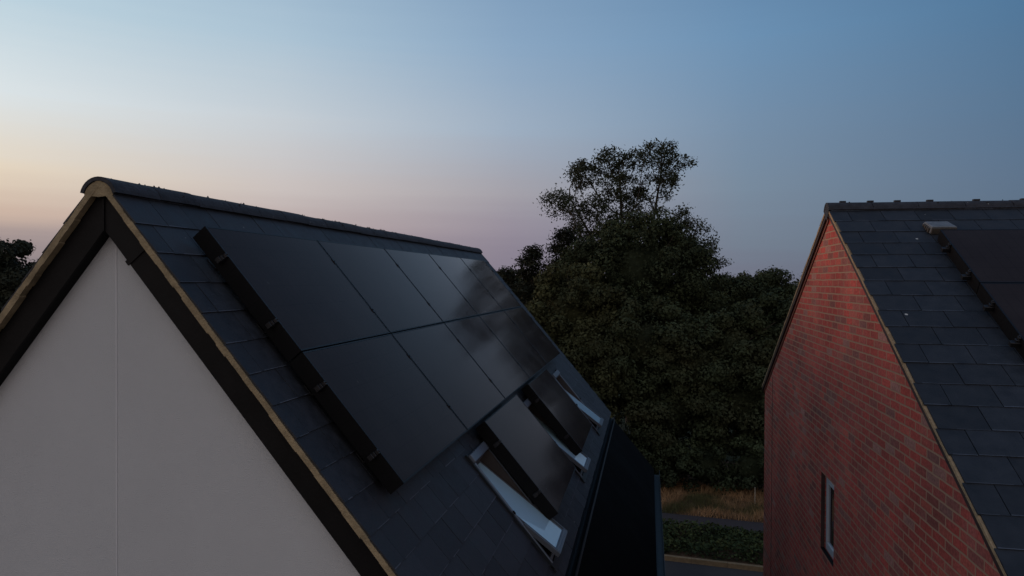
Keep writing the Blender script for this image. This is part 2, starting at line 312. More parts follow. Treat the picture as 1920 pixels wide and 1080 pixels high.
# ------------------------------------------------------------------ rect helpers for roofs
def subtract(rect, holes):
    out = [rect]
    for h in holes:
        nx = []
        for (a, b, c, d) in out:       # u0,u1,v0,v1
            p, q, r, s = h
            if q <= a or p >= b or s <= c or r >= d: nx.append((a, b, c, d)); continue
            if a < p: nx.append((a, p, c, d))
            if q < b: nx.append((q, b, c, d))
            a2, b2 = max(a, p), min(b, q)
            if c < r: nx.append((a2, b2, c, r))
            if s < d: nx.append((a2, b2, s, d))
        out = nx
    return [o for o in out if o[1]-o[0] > .01 and o[3]-o[2] > .01]
def slope_frame(apex, udir, vdir):
    """matrix: x=u along ridge, y=v down slope, z=outward normal"""
    u = Vector(udir).normalized(); v = Vector(vdir).normalized(); n = u.cross(v)
    if n.z < 0: n = -n
    m = Matrix((u, v, n)).transposed().to_4x4(); m.translation = Vector(apex); return m
def tiles(mb, Fm, u0, u1, v_first, vend, gauge, width, offs, holes=(), h0=.014, th=.012, lift=.009, vtop=.02, seed=1):
    rd = random.Random(seed); mb.M = Fm
    k = 0; v = v_first - gauge
    while v < vend - .02:
        a, b = max(v, vtop), min(v + gauge, vend)
        off = offs[k % 2]; u = u0 + ((off - u0) % width) - width
        while u < u1:
            ua, ub = max(u + .0028, u0), min(u + width - .0028, u1)
            if ub - ua > .02:
                t = rd.random(); jl = rd.uniform(-.0018, .0022); jv = rd.uniform(-.003, .003)
                for (p, q, r, s) in subtract((ua, ub, a, b), holes):
                    la = h0 + lift * (r - v) / gauge + jl; lb = h0 + lift * (s - v) / gauge + jl
                    s2 = s + (jv + .004 if abs(s - b) < 1e-6 else 0)
                    mb.hexa([(p,r,la-th),(q,r,la-th),(q,s2,lb-th),(p,s2,lb-th),(p,r,la),(q,r,la),(q,s2,lb),(p,s2,lb)], t)
                    if abs(s - b) < 1e-6 and rd.random() < .8:      # worn pale arris at the slate tail, with caught light put in its tint
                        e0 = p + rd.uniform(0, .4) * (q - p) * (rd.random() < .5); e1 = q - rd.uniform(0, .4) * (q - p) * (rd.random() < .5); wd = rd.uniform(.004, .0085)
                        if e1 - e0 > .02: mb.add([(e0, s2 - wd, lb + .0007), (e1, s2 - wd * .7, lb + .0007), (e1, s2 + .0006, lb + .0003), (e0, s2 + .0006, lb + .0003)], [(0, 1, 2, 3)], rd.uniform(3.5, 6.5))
            u += width
        v += gauge; k += 1
    mb.M = None
def ridge_tiles(mb, y0, y1, zc, r, flat=1.0, seg=.45, axis='y', bumps=0, start_h=None, thick=.026, span=78, seed=2, collar=.02, collars=()):
    """half round ridge along local axis"""
    rd = random.Random(seed); y = y0
    P = (lambda s, a, b: (a, s, b)) if axis == 'y' else (lambda s, a, b: (s, -a, b))
    while y < y1 - .02:
        ye = min(y + seg, y1); n = 14; t = rd.random(); dz = rd.uniform(-.004, .004); dz2 = dz + rd.uniform(-.003, .003)
        for ring, (ya, yb, rr) in enumerate(((y + .003, ye - .003, r),) + (((y + .003, y + .055, r + collar),) if collar else ())):
            vs = []
            for (s, dd) in ((ya, dz), (yb, dz2)):
                for q in (rr, rr - thick):
                    for i in range(n + 1):
                        a = R(-span + 2 * span * i / n)
                        vs.append(P(s, math.sin(a) * q, zc + dd + math.cos(a) * q * flat))
            m = n + 1; fs = []
            for i in range(n):
                fs += [(i, i+1, 2*m+i+1, 2*m+i), (m+i+1, m+i, 3*m+i, 3*m+i+1), (i+1, i, m+i, m+i+1), (2*m+i, 2*m+i+1, 3*m+i+1, 3*m+i)]
            fs += [(0, 2*m, 3*m, m), (n, m+n, 3*m+n, 2*m+n)]
            mb.add(vs, fs, t)
        y = ye
    for i in range(bumps):
        yy = rd.uniform(y0, y1); a = R(rd.gauss(8, 22)); q = r + .002; s = rd.uniform(.005, .013)
        c = Vector(P(yy, math.sin(a) * q, zc + math.cos(a) * q * flat))
        vs = [c + Vector(d) * s * rd.uniform(.7, 1.3) for d in ((1,0,0),(-1,0,0),(0,1,0),(0,-1,0),(0,0,1),(0,0,-1))]
        mb.add(vs, [(0,2,4),(2,1,4),(1,3,4),(3,0,4),(2,0,5),(1,2,5),(3,1,5),(0,3,5)], rd.random())

# ================================================================== LEFT HOUSE
AX, AY, AZ0 = -2.71528, 4.70713, H + .60490
AZ = AZ0 + .045; T0 = 0.86464; T1 = T0 + R(.45); LEN = 10.50; VE = 4.36
house = empty('rendered_house', (AX, AY, 0), -TH)
tag(house, 'white rendered house with steep slate roof, black barge boards and three roof windows', 'house')
c1, s1, t1 = math.cos(T1), math.sin(T1), math.tan(T1)
HW = 2.62; YW = .14; DROP = .33
holes = [(u0 + .03, u0 + .59, 3.02, 4.14) for u0 in (2.21, 5.07, 7.93)]
# walls (gable pentagon prism)
mb = MB()
def zr(x): return AZ - t1 * abs(x)
zt = .16
prof = [(-HW, 0), (HW, 0), (HW, zr(HW) - zt - .02), (0, AZ - zt - .02), (-HW, zr(HW) - zt - .02)]
# outer skin open under the roof windows is not needed: the loft lining closes them
vs = [(x, YW, z) for x, z in prof] + [(x, LEN - .14, z) for x, z in prof]
mb.add(vs, [(0,1,2,3,4), (9,8,7,6,5), (0,5,6,1), (1,6,7,2), (0,4,9,5)])
mb.build('wall', M['render'], house)
mb = MB(); mb.box((.012, YW - .004, .1), (.020, YW + .002, AZ - DROP + .02)); mb.build('render_bead', M['bead'], house)
# slates
F1 = slope_frame((0, 0, AZ), (0, 1, 0), (c1, 0, -s1))     # near (right) slope
F2 = slope_frame((0, 0, AZ), (0, 1, 0), (-c1, 0, -s1))    # far (left) slope
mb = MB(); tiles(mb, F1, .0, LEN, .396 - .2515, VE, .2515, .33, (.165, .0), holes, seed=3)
mb.build('roof', M['slate'], house)
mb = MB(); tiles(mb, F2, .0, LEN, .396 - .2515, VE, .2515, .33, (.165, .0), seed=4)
mb.build('roof', M['slate'], house)
# underlay slabs
for Fm, hh in ((F1, holes), (F2, [])):
    mb = MB(); mb.M = Fm
    for (a, b, c, d) in subtract((.06, LEN - .04, .02, VE - .03), hh): mb.box((a, c, -.11), (b, d, -.006))
    mb.build('roof_deck', M['black'], house)
# verge mortar strips (cream) both gables
for yy0, yy1 in ((-.004, .05), (LEN - .05, LEN + .004)):
    for sg in (1, -1):
        mb = MB(); n = 46; rd = random.Random(5)
        for i in range(n):
            xa, xb = (VE) * i / n * c1, VE * (i + 1) / n * c1
            def zz(x, o): return AZ - t1 * x + o
            
            up_, lo_ = (.004 + rd.uniform(-.002, .003)) / c1, (-.034 + rd.uniform(-.005, .004)) / c1
            mb.hexa([(sg*xa, yy0, zz(xa, lo_)), (sg*xb, yy0, zz(xb, lo_)), (sg*xb, yy1, zz(xb, lo_)), (sg*xa, yy1, zz(xa, lo_)),
                     (sg*xa, yy0, zz(xa, up_)), (sg*xb, yy0, zz(xb, up_)), (sg*xb, yy1, zz(xb, up_)), (sg*xa, yy1, zz(xa, up_))], .5)
        mb.build('verge', M['mortar'], house)
# barge boards + soffits
def barge(y0, y1, sg, a, b, top, bot, m, name, xend=None):
    mb = MB(); xe = VE * c1 if xend is None else xend
    z = lambda x, o: AZ - t1 * x - o
    mb.hexa([(sg*a, y0, z(a, bot)), (sg*xe, y0, z(xe, b)), (sg*xe, y1, z(xe, b)), (sg*a, y1, z(a, bot)),
             (sg*a, y0, z(a, top)), (sg*xe, y0, z(xe, top)), (sg*xe, y1, z(xe, top)), (sg*a, y1, z(a, top))])
    return mb.build(name, m, house)
for (y0, y1, yw0, yw1) in ((.048, .070, .070, YW + .002), (LEN - .07, LEN - .048, LEN - .142, LEN - .07)):
    for sg in (1, -1):
        barge(y0, y1, sg, .002, DROP, .062, DROP, M['barge'], 'barge_board')
        # soffit
        mb = MB(); xe = VE * c1; z = lambda x, o: AZ - t1 * x - o
        mb.hexa([(sg*.001, yw0, z(0, DROP)), (sg*xe, yw0, z(xe, DROP)), (sg*xe, yw1, z(xe, DROP)), (sg*.001, yw1, z(0, DROP)),
                 (sg*.001, yw0, z(0, DROP - .03)), (sg*xe, yw0, z(xe, DROP - .03)), (sg*xe, yw1, z(xe, DROP - .03)), (sg*.001, yw1, z(0, DROP - .03))])
        mb.build('soffit', M['black'], house)
# joint covers on the front barge boards
for x in (.30,):
    mb = MB(); z = lambda x, o: AZ - t1 * x - o
    # strip perpendicular to the slope
    pa = Vector((x, 0, z(x, .07))); perp = Vector((-s1, 0, -c1)); al = Vector((c1, 0, -s1)); L_ = (DROP - .07) * c1 + .012
    q = [pa, pa + al * .035, pa + al * .035 + perp * L_, pa + perp * L_]
    mb.hexa([(q[i].x, .040, q[i].z) for i in range(4)] + [(q[i].x, .050, q[i].z) for i in range(4)])
    mb.build('joint_cover', M['barge'], house)
mb = MB(); mb.box((-.006, .038, AZ - DROP - .01), (.006, .047, AZ - .09)); mb.build('joint_cover', M['barge'], house)
# ridge
mb = MB(); ridge_tiles(mb, -.012, LEN + .0, AZ - .128, .138, seg=.45, bumps=110, span=76, collar=.0)
mb.build('ridge', M['ridge'], house, smooth=False)
mb = MB()  # mortar bedding: end fill and along both ridge edges
n = 16
for y0, y1 in ((-.002, .09), (LEN - .09, LEN - .01)):
    vs = [(math.sin(R(-80 + 160 * i / n)) * .110, y, AZ - .128 + math.cos(R(-80 + 160 * i / n)) * .110) for y in (y0, y1) for i in range(n + 1)]
    vs += [(0, y0, AZ - .12), (0, y1, AZ - .12)]
    m_ = n + 1; fs = [(i, i + 1, 2 * m_) for i in range(n)] + [(m_ + i + 1, m_ + i, 2 * m_ + 1) for i in range(n)]
    mb.add(vs, fs)
for Fm in (F1, F2):
    mb.M = Fm; rd = random.Random(8)
    for i in range(60):
        a, b = .06 + (LEN - .12) * i / 60, .06 + (LEN - .12) * (i + 1) / 60; o = rd.uniform(0, .008)
        mb.box((a, .06, .0), (b, .120 + o, .032))
    mb.M = None
mb.build('ridge_mortar', M['mortar'], house)
# far-side eave gutter, near-side box gutter
def gutter(parent, x0, y0, y1, z, w, sg, m1=M['black'], m2=M['gutter_in'], d=.09):
    mb = MB(); n = 8; vs = []
    for y in (y0, y1):
        for r in (w / 2, w / 2 - .006):
            for i in range(n + 1):
                a = R(180 + 180 * i / n); vs.append((x0 + sg * (w / 2 + math.cos(a) * r), y, z + math.sin(a) * r * (2 * d / w)))
    m_ = n + 1; fs = []
    for i in range(n): fs += [(i, 2*m_+i, 2*m_+i+1, i+1), (m_+i, m_+i+1, 3*m_+i+1, 3*m_+i)]
    fs += [(0, m_, 3*m_, 2*m_), (n, 2*m_+n, 3*m_+n, m_+n)]
    mb.add(vs, fs); return mb.build('gutter', m1, parent)
xe = VE * c1; ze = AZ - VE * s1
gutter(house, -xe + .02, .05, LEN - .05, ze - .02, .12, -1)
gutter(house, xe - .03, .05, LEN + .05, ze - .035, .13, 1)
for sg in (1, -1):
    mb = MB(); mb.box((min(sg*(xe-.05), sg*(xe-.07)), .05, ze - .30), (max(sg*(xe-.05), sg*(xe-.07)), LEN - .05, ze - .03)); mb.build('fascia', M['barge'], house)
# eave soffit down to wall
for sg in (1, -1):
    mb = MB(); a, b = sorted((sg * HW, sg * (xe - .07))); mb.box((a, .06, ze - .30), (b, LEN - .06, ze - .27)); mb.build('eave_soffit', M['barge'], house)
# lower black sheet roof continuing beyond the eave
mb = MB(); F3 = slope_frame((0, 0, AZ), (0, 1, 0), (c1, 0, -s1)); mb.M = F3
vs0, vs1 = 4.52, 5.78
seams = [.2, 1.95, 3.7, 5.45, 7.2, 8.95, LEN + .12]
for a, b in zip(seams[:-1], seams[1:]):
    mb.box((a + .004, vs0, -.10), (b - .004, vs1, -.045 + random.uniform(-.003, .003)), random.random())
o = mb.build('lower_roof', M['sheet'], house); 
mb.M = F3.copy(); mb2 = MB(); mb2.M = F3
mb2.box((.2, vs0 - .03, -.13), (LEN + .12, vs1 + .0, -.104)); mb2.build('roof_deck', M['black'], house)
# top flashing of lower roof
mb = MB(); mb.M = F3; mb.box((.15, vs0 - .04, -.09), (LEN + .14, vs0 + .02, -.030)); mb.build('flashing', M['gutter_in'], house)
P0 = F3 @ Vector((0, vs1, -.06))
mb = MB()
x0 = P0.x - .01; z0 = P0.z - .03
mb.box((x0, .15, z0 - .10), (x0 + .13, LEN + .16, z0 - .092)); mb.box((x0, .15, z0 - .092), (x0 + .008, LEN + .16, z0)); mb.box((x0 + .122, .15, z0 - .092), (x0 + .13, LEN + .16, z0 + .004))
mb.build('gutter', M['gutter_in'], house)
# carcass below the lower roof
mb = MB(); xo = P0.x - .10
mb.add([(HW, .25, 0), (xo, .25, 0), (xo, .25, z0 - .02), (HW, .25, AZ - t1 * HW - .55), (HW, LEN + .06, 0), (xo, LEN + .06, 0), (xo, LEN + .06, z0 - .02), (HW, LEN + .06, AZ - t1 * HW - .55)],
       [(0,1,2,3), (1,5,6,2), (4,7,6,5)]); mb.build('side_wall', M['barge'], house)
# ---------------- roof windows
def local_to(parent_M, name, builder, m, parent):
    b = MB(); b.M = parent_M; builder(b); return b.build(name, m, parent)
def roof_window(u0, w=.62, v0=2.98, v1=4.19):
    u1 = u0 + w; b = MB(); b.M = F1; hf = .045
    # outer frame
    b.box((u0, v0 + .085, -.10), (u0 + .035, v1 - .002, hf)); b.box((u1 - .035, v0 + .085, -.10), (u1, v1 - .002, hf)); b.box((u0 + .035, v1 - .04, -.10), (u1 - .035, v1 - .003, hf - .02))
    fr = b.build('roof_window', M['grey'], house); bevel(fr, .004)
    b = MB(); b.M = F1; b.box((u0 - .01, v0, .01), (u1 + .01, v0 + .083, hf + .02)); bevel(b.build('top_cover', M['grey'], fr), .006)
    b = MB(); b.M = F1       # side flashing aprons
    b.box((u0 - .03, v0 - .02, .018), (u0 - .002, v1 + .04, .04)); b.box((u1 + .002, v0 - .02, .018), (u1 + .03, v1 + .04, .04)); b.box((u0 - .03, v1 + .001, .020), (u1 + .03, v1 + .07, .038))
    b.build('flashing', M['gutter_in'], fr)
    b = MB(); b.M = F1       # timber lining and dark room
    for (a0, a1) in ((u0 + .0355, u0 + .05), (u1 - .05, u1 - .0355)): b.box((a0, v0 + .085, -.26), (a1, v1 - .045, hf - .01))
    b.box((u0 + .051, v0 + .085, -.26), (u1 - .051, v0 + .10, hf - .01)); b.box((u0 + .051, v1 - .055, -.26), (u1 - .051, v1 - .042, hf - .03))
    b.build('lining', M['wood'], fr)
    b = MB(); b.M = F1; z = -.45
    b.add([(u0+.036,v0+.09,-.26),(u1-.036,v0+.09,-.26),(u1-.036,v1-.04,-.26),(u0+.036,v1-.04,-.26),(u0+.036,v0+.09,z),(u1-.036,v0+.09,z),(u1-.036,v1-.04,z),(u0+.036,v1-.04,z)],
          [(4,5,6,7),(0,4,5,1),(1,5,6,2),(2,6,7,3),(3,7,4,0)]); b.build('dark_room', M['inside'], fr)
    # sash turned about its middle axis
    vc = (v0 + .09 + v1) / 2; ph = R(13)
    S = F1 @ Matrix.Translation((0, vc, .012)) @ Matrix.Rotation(ph, 4, 'X')
    hl = (v1 - v0 - .10) / 2
    b = MB(); b.M = S; a0, a1 = u0 + .012, u1 - .012; sw = .045
    p0, p1 = a0 + .041, a1 - .041
    b.box((p0, -hl, -.03), (p0 + .018, hl - .06, .010)); b.box((p1 - .018, -hl, -.03), (p1, hl - .06, .010)); b.box((p0 + .018, -hl, -.03), (p1 - .018, -hl + .03, .008))
    b.box((a0, .14, -.028), (a0 + .024, hl, .016)); b.box((a1 - .024, .14, -.028), (a1, hl, .016))
    sa = b.build('sash', M['cladding'], house); bevel(sa, .003)
    b = MB(); b.M = S; b.box((a0 + .0245, hl - .059, -.028), (a1 - .0245, hl, .014)); b.box((a0 + .03, hl - .052, .0142), (a1 - .03, hl - .040, .020)); b.box((a0 + .03, hl - .026, .0142), (a1 - .03, hl - .014, .020))
    bevel(b.build('bottom_rail', M['grey'], sa), .003)
    b = MB(); b.M = S; b.box((p0 + .0185, -hl + .031, -.010), (p1 - .0185, hl - .0605, .004)); b.build('pane', M['pane'], sa)
    for a in (u0 - .012, u1 - .022):
        b = MB(); b.M = F1; b.box((a + .006, vc - .018, hf), (a + .026, vc + .018, hf + .014)); bevel(b.build('pivot_cover', M['black'], fr), .005)
for u0 in (2.21, 5.07, 7.93): roof_window(u0)

# ================================================================== SOLAR PANELS (left)
PW, PH, PT = 1.722, 1.134, .035
HM = Matrix.Translation((AX, AY, 0)) @ Matrix.Rotation(-TH, 4, 'Z')
def solar_panel(Fw, u, v, h, label, clamps_left=(), clamps_right=(), skirt=.09, group='solar panels mounted on the house roofs'):
    root = empty('solar_panel', None, mat=Fw @ Matrix.Translation((u, v, h - PT)))
    tag(root, label, 'solar panel', group)
    b = MB(); b.box((0, 0, 0), (.012, PH, PT)); b.box((PW - .012, 0, 0), (PW, PH, PT)); b.box((.012, 0, 0), (PW - .012, .012, PT)); b.box((.012, PH - .012, 0), (PW - .012, PH, PT))
    b.box((.012, .012, .004), (PW - .012, PH - .012, .012))
    b.build('frame', M['frame'], root)
    b = MB(); b.box((.0125, .0125, PT - .006), (PW - .0125, PH - .0125, PT - .0015)); b.build('glass', M['pv'], root)
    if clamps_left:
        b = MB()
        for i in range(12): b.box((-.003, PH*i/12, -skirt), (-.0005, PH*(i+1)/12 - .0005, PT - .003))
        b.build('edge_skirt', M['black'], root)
    for y in clamps_left:
        b = MB(); b.box((-.034, y - .018, -.030), (-.004, y + .018, PT * .4)); b.box((-.022, y - .016, PT*.4), (-.004, y + .016, PT + .003)); b.tube((-.014, y, PT + .002), (-.014, y, PT + .014), .007, .007, 6, caps=True)
        bevel(b.build('end_clamp', M['rail'], root), .003)
    for y in clamps_right:
        b = MB(); b.box((PW - .008, y - .03, PT + .0005), (PW + .026, y + .03, PT + .005)); b.tube((PW + .009, y, PT + .005), (PW + .009, y, PT + .011), .007, .007, 6, caps=True)
        b.build('mid_clamp', M['frame'], root)
    return root
FW1 = HM @ slope_frame((0, 0, AZ0), (0, 1, 0), (math.cos(T0), 0, -math.sin(T0)))
U0, V0, HP = .4471, .4861, .205
ordn = ['nearest', 'second', 'middle', 'fourth', 'farthest']
for r in range(2):
    for c in range(5):
        where = f"{ordn[c]} of five black solar panels in the {'upper' if r == 0 else 'lower'} full row of the left roof"
        if r == 0 and c == 4: where = 'farthest top-row black solar panel with dark tree streaks mirrored, below the left ridge end'
        if r == 0 and c == 0: where = 'nearest black solar panel of the top row, beside the left gable verge'
        if r == 1 and c == 0: where = 'lower nearest black solar panel whose corner sticks out above the slates and verge'
        cl = (.27, .86) if c == 0 else (); cr = (.27, .86) if c < 4 else (.27, .86)
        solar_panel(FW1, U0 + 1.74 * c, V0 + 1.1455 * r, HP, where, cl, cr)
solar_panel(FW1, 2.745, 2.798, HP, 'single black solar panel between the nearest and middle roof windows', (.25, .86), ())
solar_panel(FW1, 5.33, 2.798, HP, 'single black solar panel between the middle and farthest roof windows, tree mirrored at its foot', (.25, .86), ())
def rails(Fw, u0, u1, vs, htop, labels, hookstep=1.2, hdeck=.02, group='mounting rails under the solar panels'):
    for v, lab in zip(vs, labels):
        root = empty('mounting_rail', None, mat=Fw @ Matrix.Translation((u0, v, 0)))
        tag(root, lab, 'mounting rail', group)
        b = MB(); t = htop - PT - .001
        b.box((0, -.02, t - .04), (u1 - u0, .02, t)); bevel(b.build('rail', M['rail'], root), .003)
        u = .12
        while u < u1 - u0:
            h = MB(); h.box((u - .02, -.016, hdeck + .02), (u + .02, -.006, t - .041)); h.box((u - .02, -.10, hdeck + .018), (u + .02, -.006, hdeck + .026))
            h.build('roof_hook', M['rail'], root); u += hookstep
rails(FW1, U0 - .05, U0 + 8.72, [V0 + .27, V0 + .86, V0 + 1.1455 + .27, V0 + 1.1455 + .86], HP,
      ['dark rail nearest the left ridge, holding the upper edge of the top panel row', 'dark rail holding the lower edge of the left top panel row',
       'dark rail holding the upper edge of the second panel row on the left roof', 'lowest long dark rail, just above the roof windows'])
for u, nm in ((2.745, 'nearest and middle'), (5.33, 'middle and farthest')):
    rails(FW1, u - .04, u + 1.76, [2.798 + .25, 2.798 + .86], HP,
      [f'short upper rail under the single panel between the {nm} roof windows', f'short lower rail under the single panel between the {nm} roof windows'])

# ================================================================== RIGHT HOUSE
BX, BY, BZ = 3.44177, 7.85, H + .81350
T2 = 0.532077; c2, s2, t2 = math.cos(T2), math.sin(T2), math.tan(T2)
L2 = 9.0; YE = 4.42; VE2 = YE / c2; WH = 4.37; XW = .04
brickh = empty('brick_house', (BX, BY, 0), -TH)
tag(brickh, 'red brick house with dark slate roof and small gable window, on the right', 'house')
z2 = lambda y, o=0: BZ - t2 * abs(y) - o
WY0, WY1, WZ0, WZ1 = -.27, .32, BZ - 3.86, BZ - 2.98
# gable wall with opening (front) + other walls
mb = MB(); dt = .065
top = lambda y: z2(y, dt)
ys = [-WH, WY0, WY1, WH]
def gable(x, flip, opening):
    P = lambda y, z: (x, y, z)
    polys = []
    if opening:
        polys += [[P(-WH,0),P(WY0,0),P(WY0,top(WY0)),P(-WH,top(WH))], [P(WY1,0),P(WH,0),P(WH,top(WH)),P(WY1,top(WY1))],
                  [P(WY0,0),P(WY1,0),P(WY1,WZ0),P(WY0,WZ0)], [P(WY0,WZ1),P(WY1,WZ1),P(WY1,top(WY1)),P(0,top(0)),P(WY0,top(WY0))]]
    else: polys += [[P(-WH,0),P(WH,0),P(WH,top(WH)),P(0,top(0)),P(-WH,top(WH))]]
    for p in polys: mb.add(p if not flip else p[::-1], [tuple(range(len(p)))])
gable(XW, True, True); gable(L2 - .04, False, False)
for y in (-WH, WH): mb.add([(XW,y,0),(L2-.04,y,0),(L2-.04,y,top(WH)),(XW,y,top(WH))], [(0,1,2,3) if y < 0 else (3,2,1,0)])
DR = .10
mb.add([(XW,WY0,WZ0),(XW+DR,WY0,WZ0),(XW+DR,WY0,WZ1),(XW,WY0,WZ1)], [(0,1,2,3)])
mb.add([(XW,WY1,WZ0),(XW+DR,WY1,WZ0),(XW+DR,WY1,WZ1),(XW,WY1,WZ1)], [(3,2,1,0)])
mb.add([(XW,WY0,WZ1),(XW+DR,WY0,WZ1),(XW+DR,WY1,WZ1),(XW,WY1,WZ1)], [(0,1,2,3)])
mb.add([(XW,WY0,WZ0),(XW+DR,WY0,WZ0),(XW+DR,WY1,WZ0),(XW,WY1,WZ0)], [(3,2,1,0)])
mb.build('wall', M['brick'], brickh)
# window: frame, casement, glass
xw = XW + .058
mb = MB(); f = .05
mb.box((xw, WY0, WZ0), (xw + .045, WY0 + f, WZ1)); mb.box((xw, WY1 - f, WZ0), (xw + .045, WY1, WZ1)); mb.box((xw, WY0 + f, WZ0), (xw + .045, WY1 - f, WZ0 + f)); mb.box((xw, WY0 + f, WZ1 - f), (xw + .045, WY1 - f, WZ1))
wf = mb.build('window', M['pvc'], brickh); bevel(wf, .004)
mb = MB(); a0, a1, b0, b1 = WY0 + f + .002, WY1 - f - .002, WZ0 + f + .002, WZ1 - f - .002; g = .055
mb.box((xw - .012, a0, b0), (xw + .03, a0 + g, b1)); mb.box((xw - .012, a1 - g, b0), (xw + .03, a1, b1)); mb.box((xw - .012, a0 + g, b0), (xw + .03, a1 - g, b0 + g)); mb.box((xw - .012, a0 + g, b1 - g), (xw + .03, a1 - g, b1))
bevel(mb.build('casement', M['pvc'], wf), .004)
mb = MB(); mb.box((xw + .005, a0 + g, b0 + g), (xw + .015, a1 - g, b1 - g)); mb.build('pane', M['pane_dark'], wf)
mb = MB(); mb.box((XW + .002, WY0 + .001, WZ0 + .001), (xw - .014, WY1 - .001, WZ0 + .012)); bevel(mb.build('sill', M['black'], wf), .003)
mb = MB(); mb.box((XW + .002, WY1 - .006, WZ0 + .013), (xw - .014, WY1 - .001, WZ1 - .001)); mb.build('reveal_shade', M['soffit'], wf)  # added dark board, stands in for shade on the far brick jamb
# movement joint line near far corner
mb = MB(); mb.box((XW - .003, 3.60, .1), (XW + .004, 3.615, z2(3.615, dt + .14))); mb.build('movement_joint', M['inside'], brickh)
# roof
G1 = slope_frame((0, 0, BZ), (1, 0, 0), (0, -c2, -s2)); G2 = slope_frame((0, 0, BZ), (1, 0, 0), (0, c2, -s2))
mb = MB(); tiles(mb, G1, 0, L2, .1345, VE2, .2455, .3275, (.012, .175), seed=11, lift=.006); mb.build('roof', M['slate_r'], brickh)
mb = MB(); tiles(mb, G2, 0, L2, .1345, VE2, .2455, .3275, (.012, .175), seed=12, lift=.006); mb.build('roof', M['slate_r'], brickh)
for Fm in (G1, G2):
    mb = MB(); mb.M = Fm; mb.box((.05, .02, -.05), (L2 - .05, VE2 - .03, -.006)); mb.build('roof_deck', M['black'], brickh)
# verge pointing on both slopes
for sg in (1, -1):
    for (xa, xb) in ((-.002, .0385), (L2 - .045, L2 + .002)):
        mb = MB(); n = 40; rd = random.Random(6 + sg)
        for i in range(n):
            a, b = YE * i / n, YE * (i + 1) / n; o = rd.uniform(-.003, .002)
            mb.hexa([(xa,sg*a,z2(a,.024)),(xb,sg*a,z2(a,.024)),(xb,sg*b,z2(b,.024)),(xa,sg*b,z2(b,.024)),
                     (xa+o,sg*a,z2(a,-.004)),(xb,sg*a,z2(a,-.004)),(xb,sg*b,z2(b,-.004)),(xa+o,sg*b,z2(b,-.004))])
        mb.build('verge', M['mortar_r'], brickh)
# soffit + strip painted as reflected brick on the overhang (front gable)
for sg in (1, -1):
    mb = MB()
    mb.hexa([(.004,sg*.0,z2(0,.075)),(XW-.001,sg*.0,z2(0,.075)),(XW-.001,sg*YE,z2(YE,.075)),(.004,sg*YE,z2(YE,.075)),
             (.004,0,z2(0,.031)),(XW-.001,0,z2(0,.031)),(XW-.001,sg*YE,z2(YE,.031)),(.004,sg*YE,z2(YE,.031))])
    mb.build('soffit', M['soffit'], brickh)
mb = MB(); a, b = .05, WH
mb.hexa([(XW-.014,a,z2(a,.118)),(XW-.0015,a,z2(a,.118)),(XW-.0015,b,z2(b,.118)),(XW-.014,b,z2(b,.118)),
         (XW-.014,a,z2(a,.078)),(XW-.0015,a,z2(a,.078)),(XW-.0015,b,z2(b,.078)),(XW-.014,b,z2(b,.078))]); mb.build('reflection_strip', M['brick_reflect'], brickh)
# ridge
mb = MB(); ridge_tiles(mb, -.01, L2, BZ - .078, .128, seg=.45, axis='x', bumps=20, span=74, collar=.0, seed=9)
for i, x in enumerate([.16, .44, .71, 1.03, 1.48, 1.93, 2.38, 2.83, 3.28, 3.73, 4.18]):
    mb.box((x - .03, -.022, BZ + .046), (x + .03, .022, BZ + .064), .3)
mb.build('ridge', M['ridge'], brickh)
mb = MB(); n = 12; vs = [(-.004, -math.sin(R(-78 + 156*i/n))*.114, BZ - .078 + math.cos(R(-78 + 156*i/n))*.114) for i in range(n+1)] + [(-.004, 0, BZ - .15)]
mb.add(vs, [(i+1, i, n+1) for i in range(n)])
for Fm in (G1, G2):
    mb.M = Fm; mb.box((.04, .06, 0), (L2 - .04, .132, .036)); mb.M = None
mb.build('ridge_mortar', M['ridge'], brickh)
# eave gutters
for sg in (1, -1):
    mb = MB(); n = 8; vs = []; w = .11; zg = z2(YE, .05)
    for x in (.05, L2):
        for r in (w/2, w/2 - .006):
            for i in range(n + 1):
                a = R(180 + 180*i/n); vs.append((x, sg*(YE - .03 + w/2 + math.cos(a)*r), zg + math.sin(a)*r))
    m_ = n + 1; fs = []
    for i in range(n): fs += [(i, 2*m_+i, 2*m_+i+1, i+1), (m_+i, m_+i+1, 3*m_+i+1, 3*m_+i)]
    fs += [(0, m_, 3*m_, 2*m_), (n, 2*m_+n, 3*m_+n, m_+n)]
    if sg < 0 : mb.add(vs, fs); mb.build('gutter', M['black'], brickh)
# roof vent (tile vent with raised hood)
mb = MB(); mb.M = G1
a0, a1, b0, b1 = .815, 1.06, .47, .70
mb.hexa([(a0,b0,.02),(a1,b0,.02),(a1,b1,.02),(a0,b1,.02),(a0+.02,b0+.02,.055),(a1-.02,b0+.02,.055),(a1-.01,b1,.10),(a0+.01,b1,.10)])
rv = mb.build('roof_vent', M['vent_top'], brickh); bevel(rv, .006)
mb = MB(); mb.M = G1
for i in range(4): mb.box((a0 - .012 - .0, b0 + .05 + i*.045, .024), (a0 + .016, b0 + .075 + i*.045, .045 + i*.009))
mb.box((a0 + .01, b1 + .001, .024), (a1 - .01, b1 + .014, .085)); mb.build('vent_grille', M['vent_side'], rv)
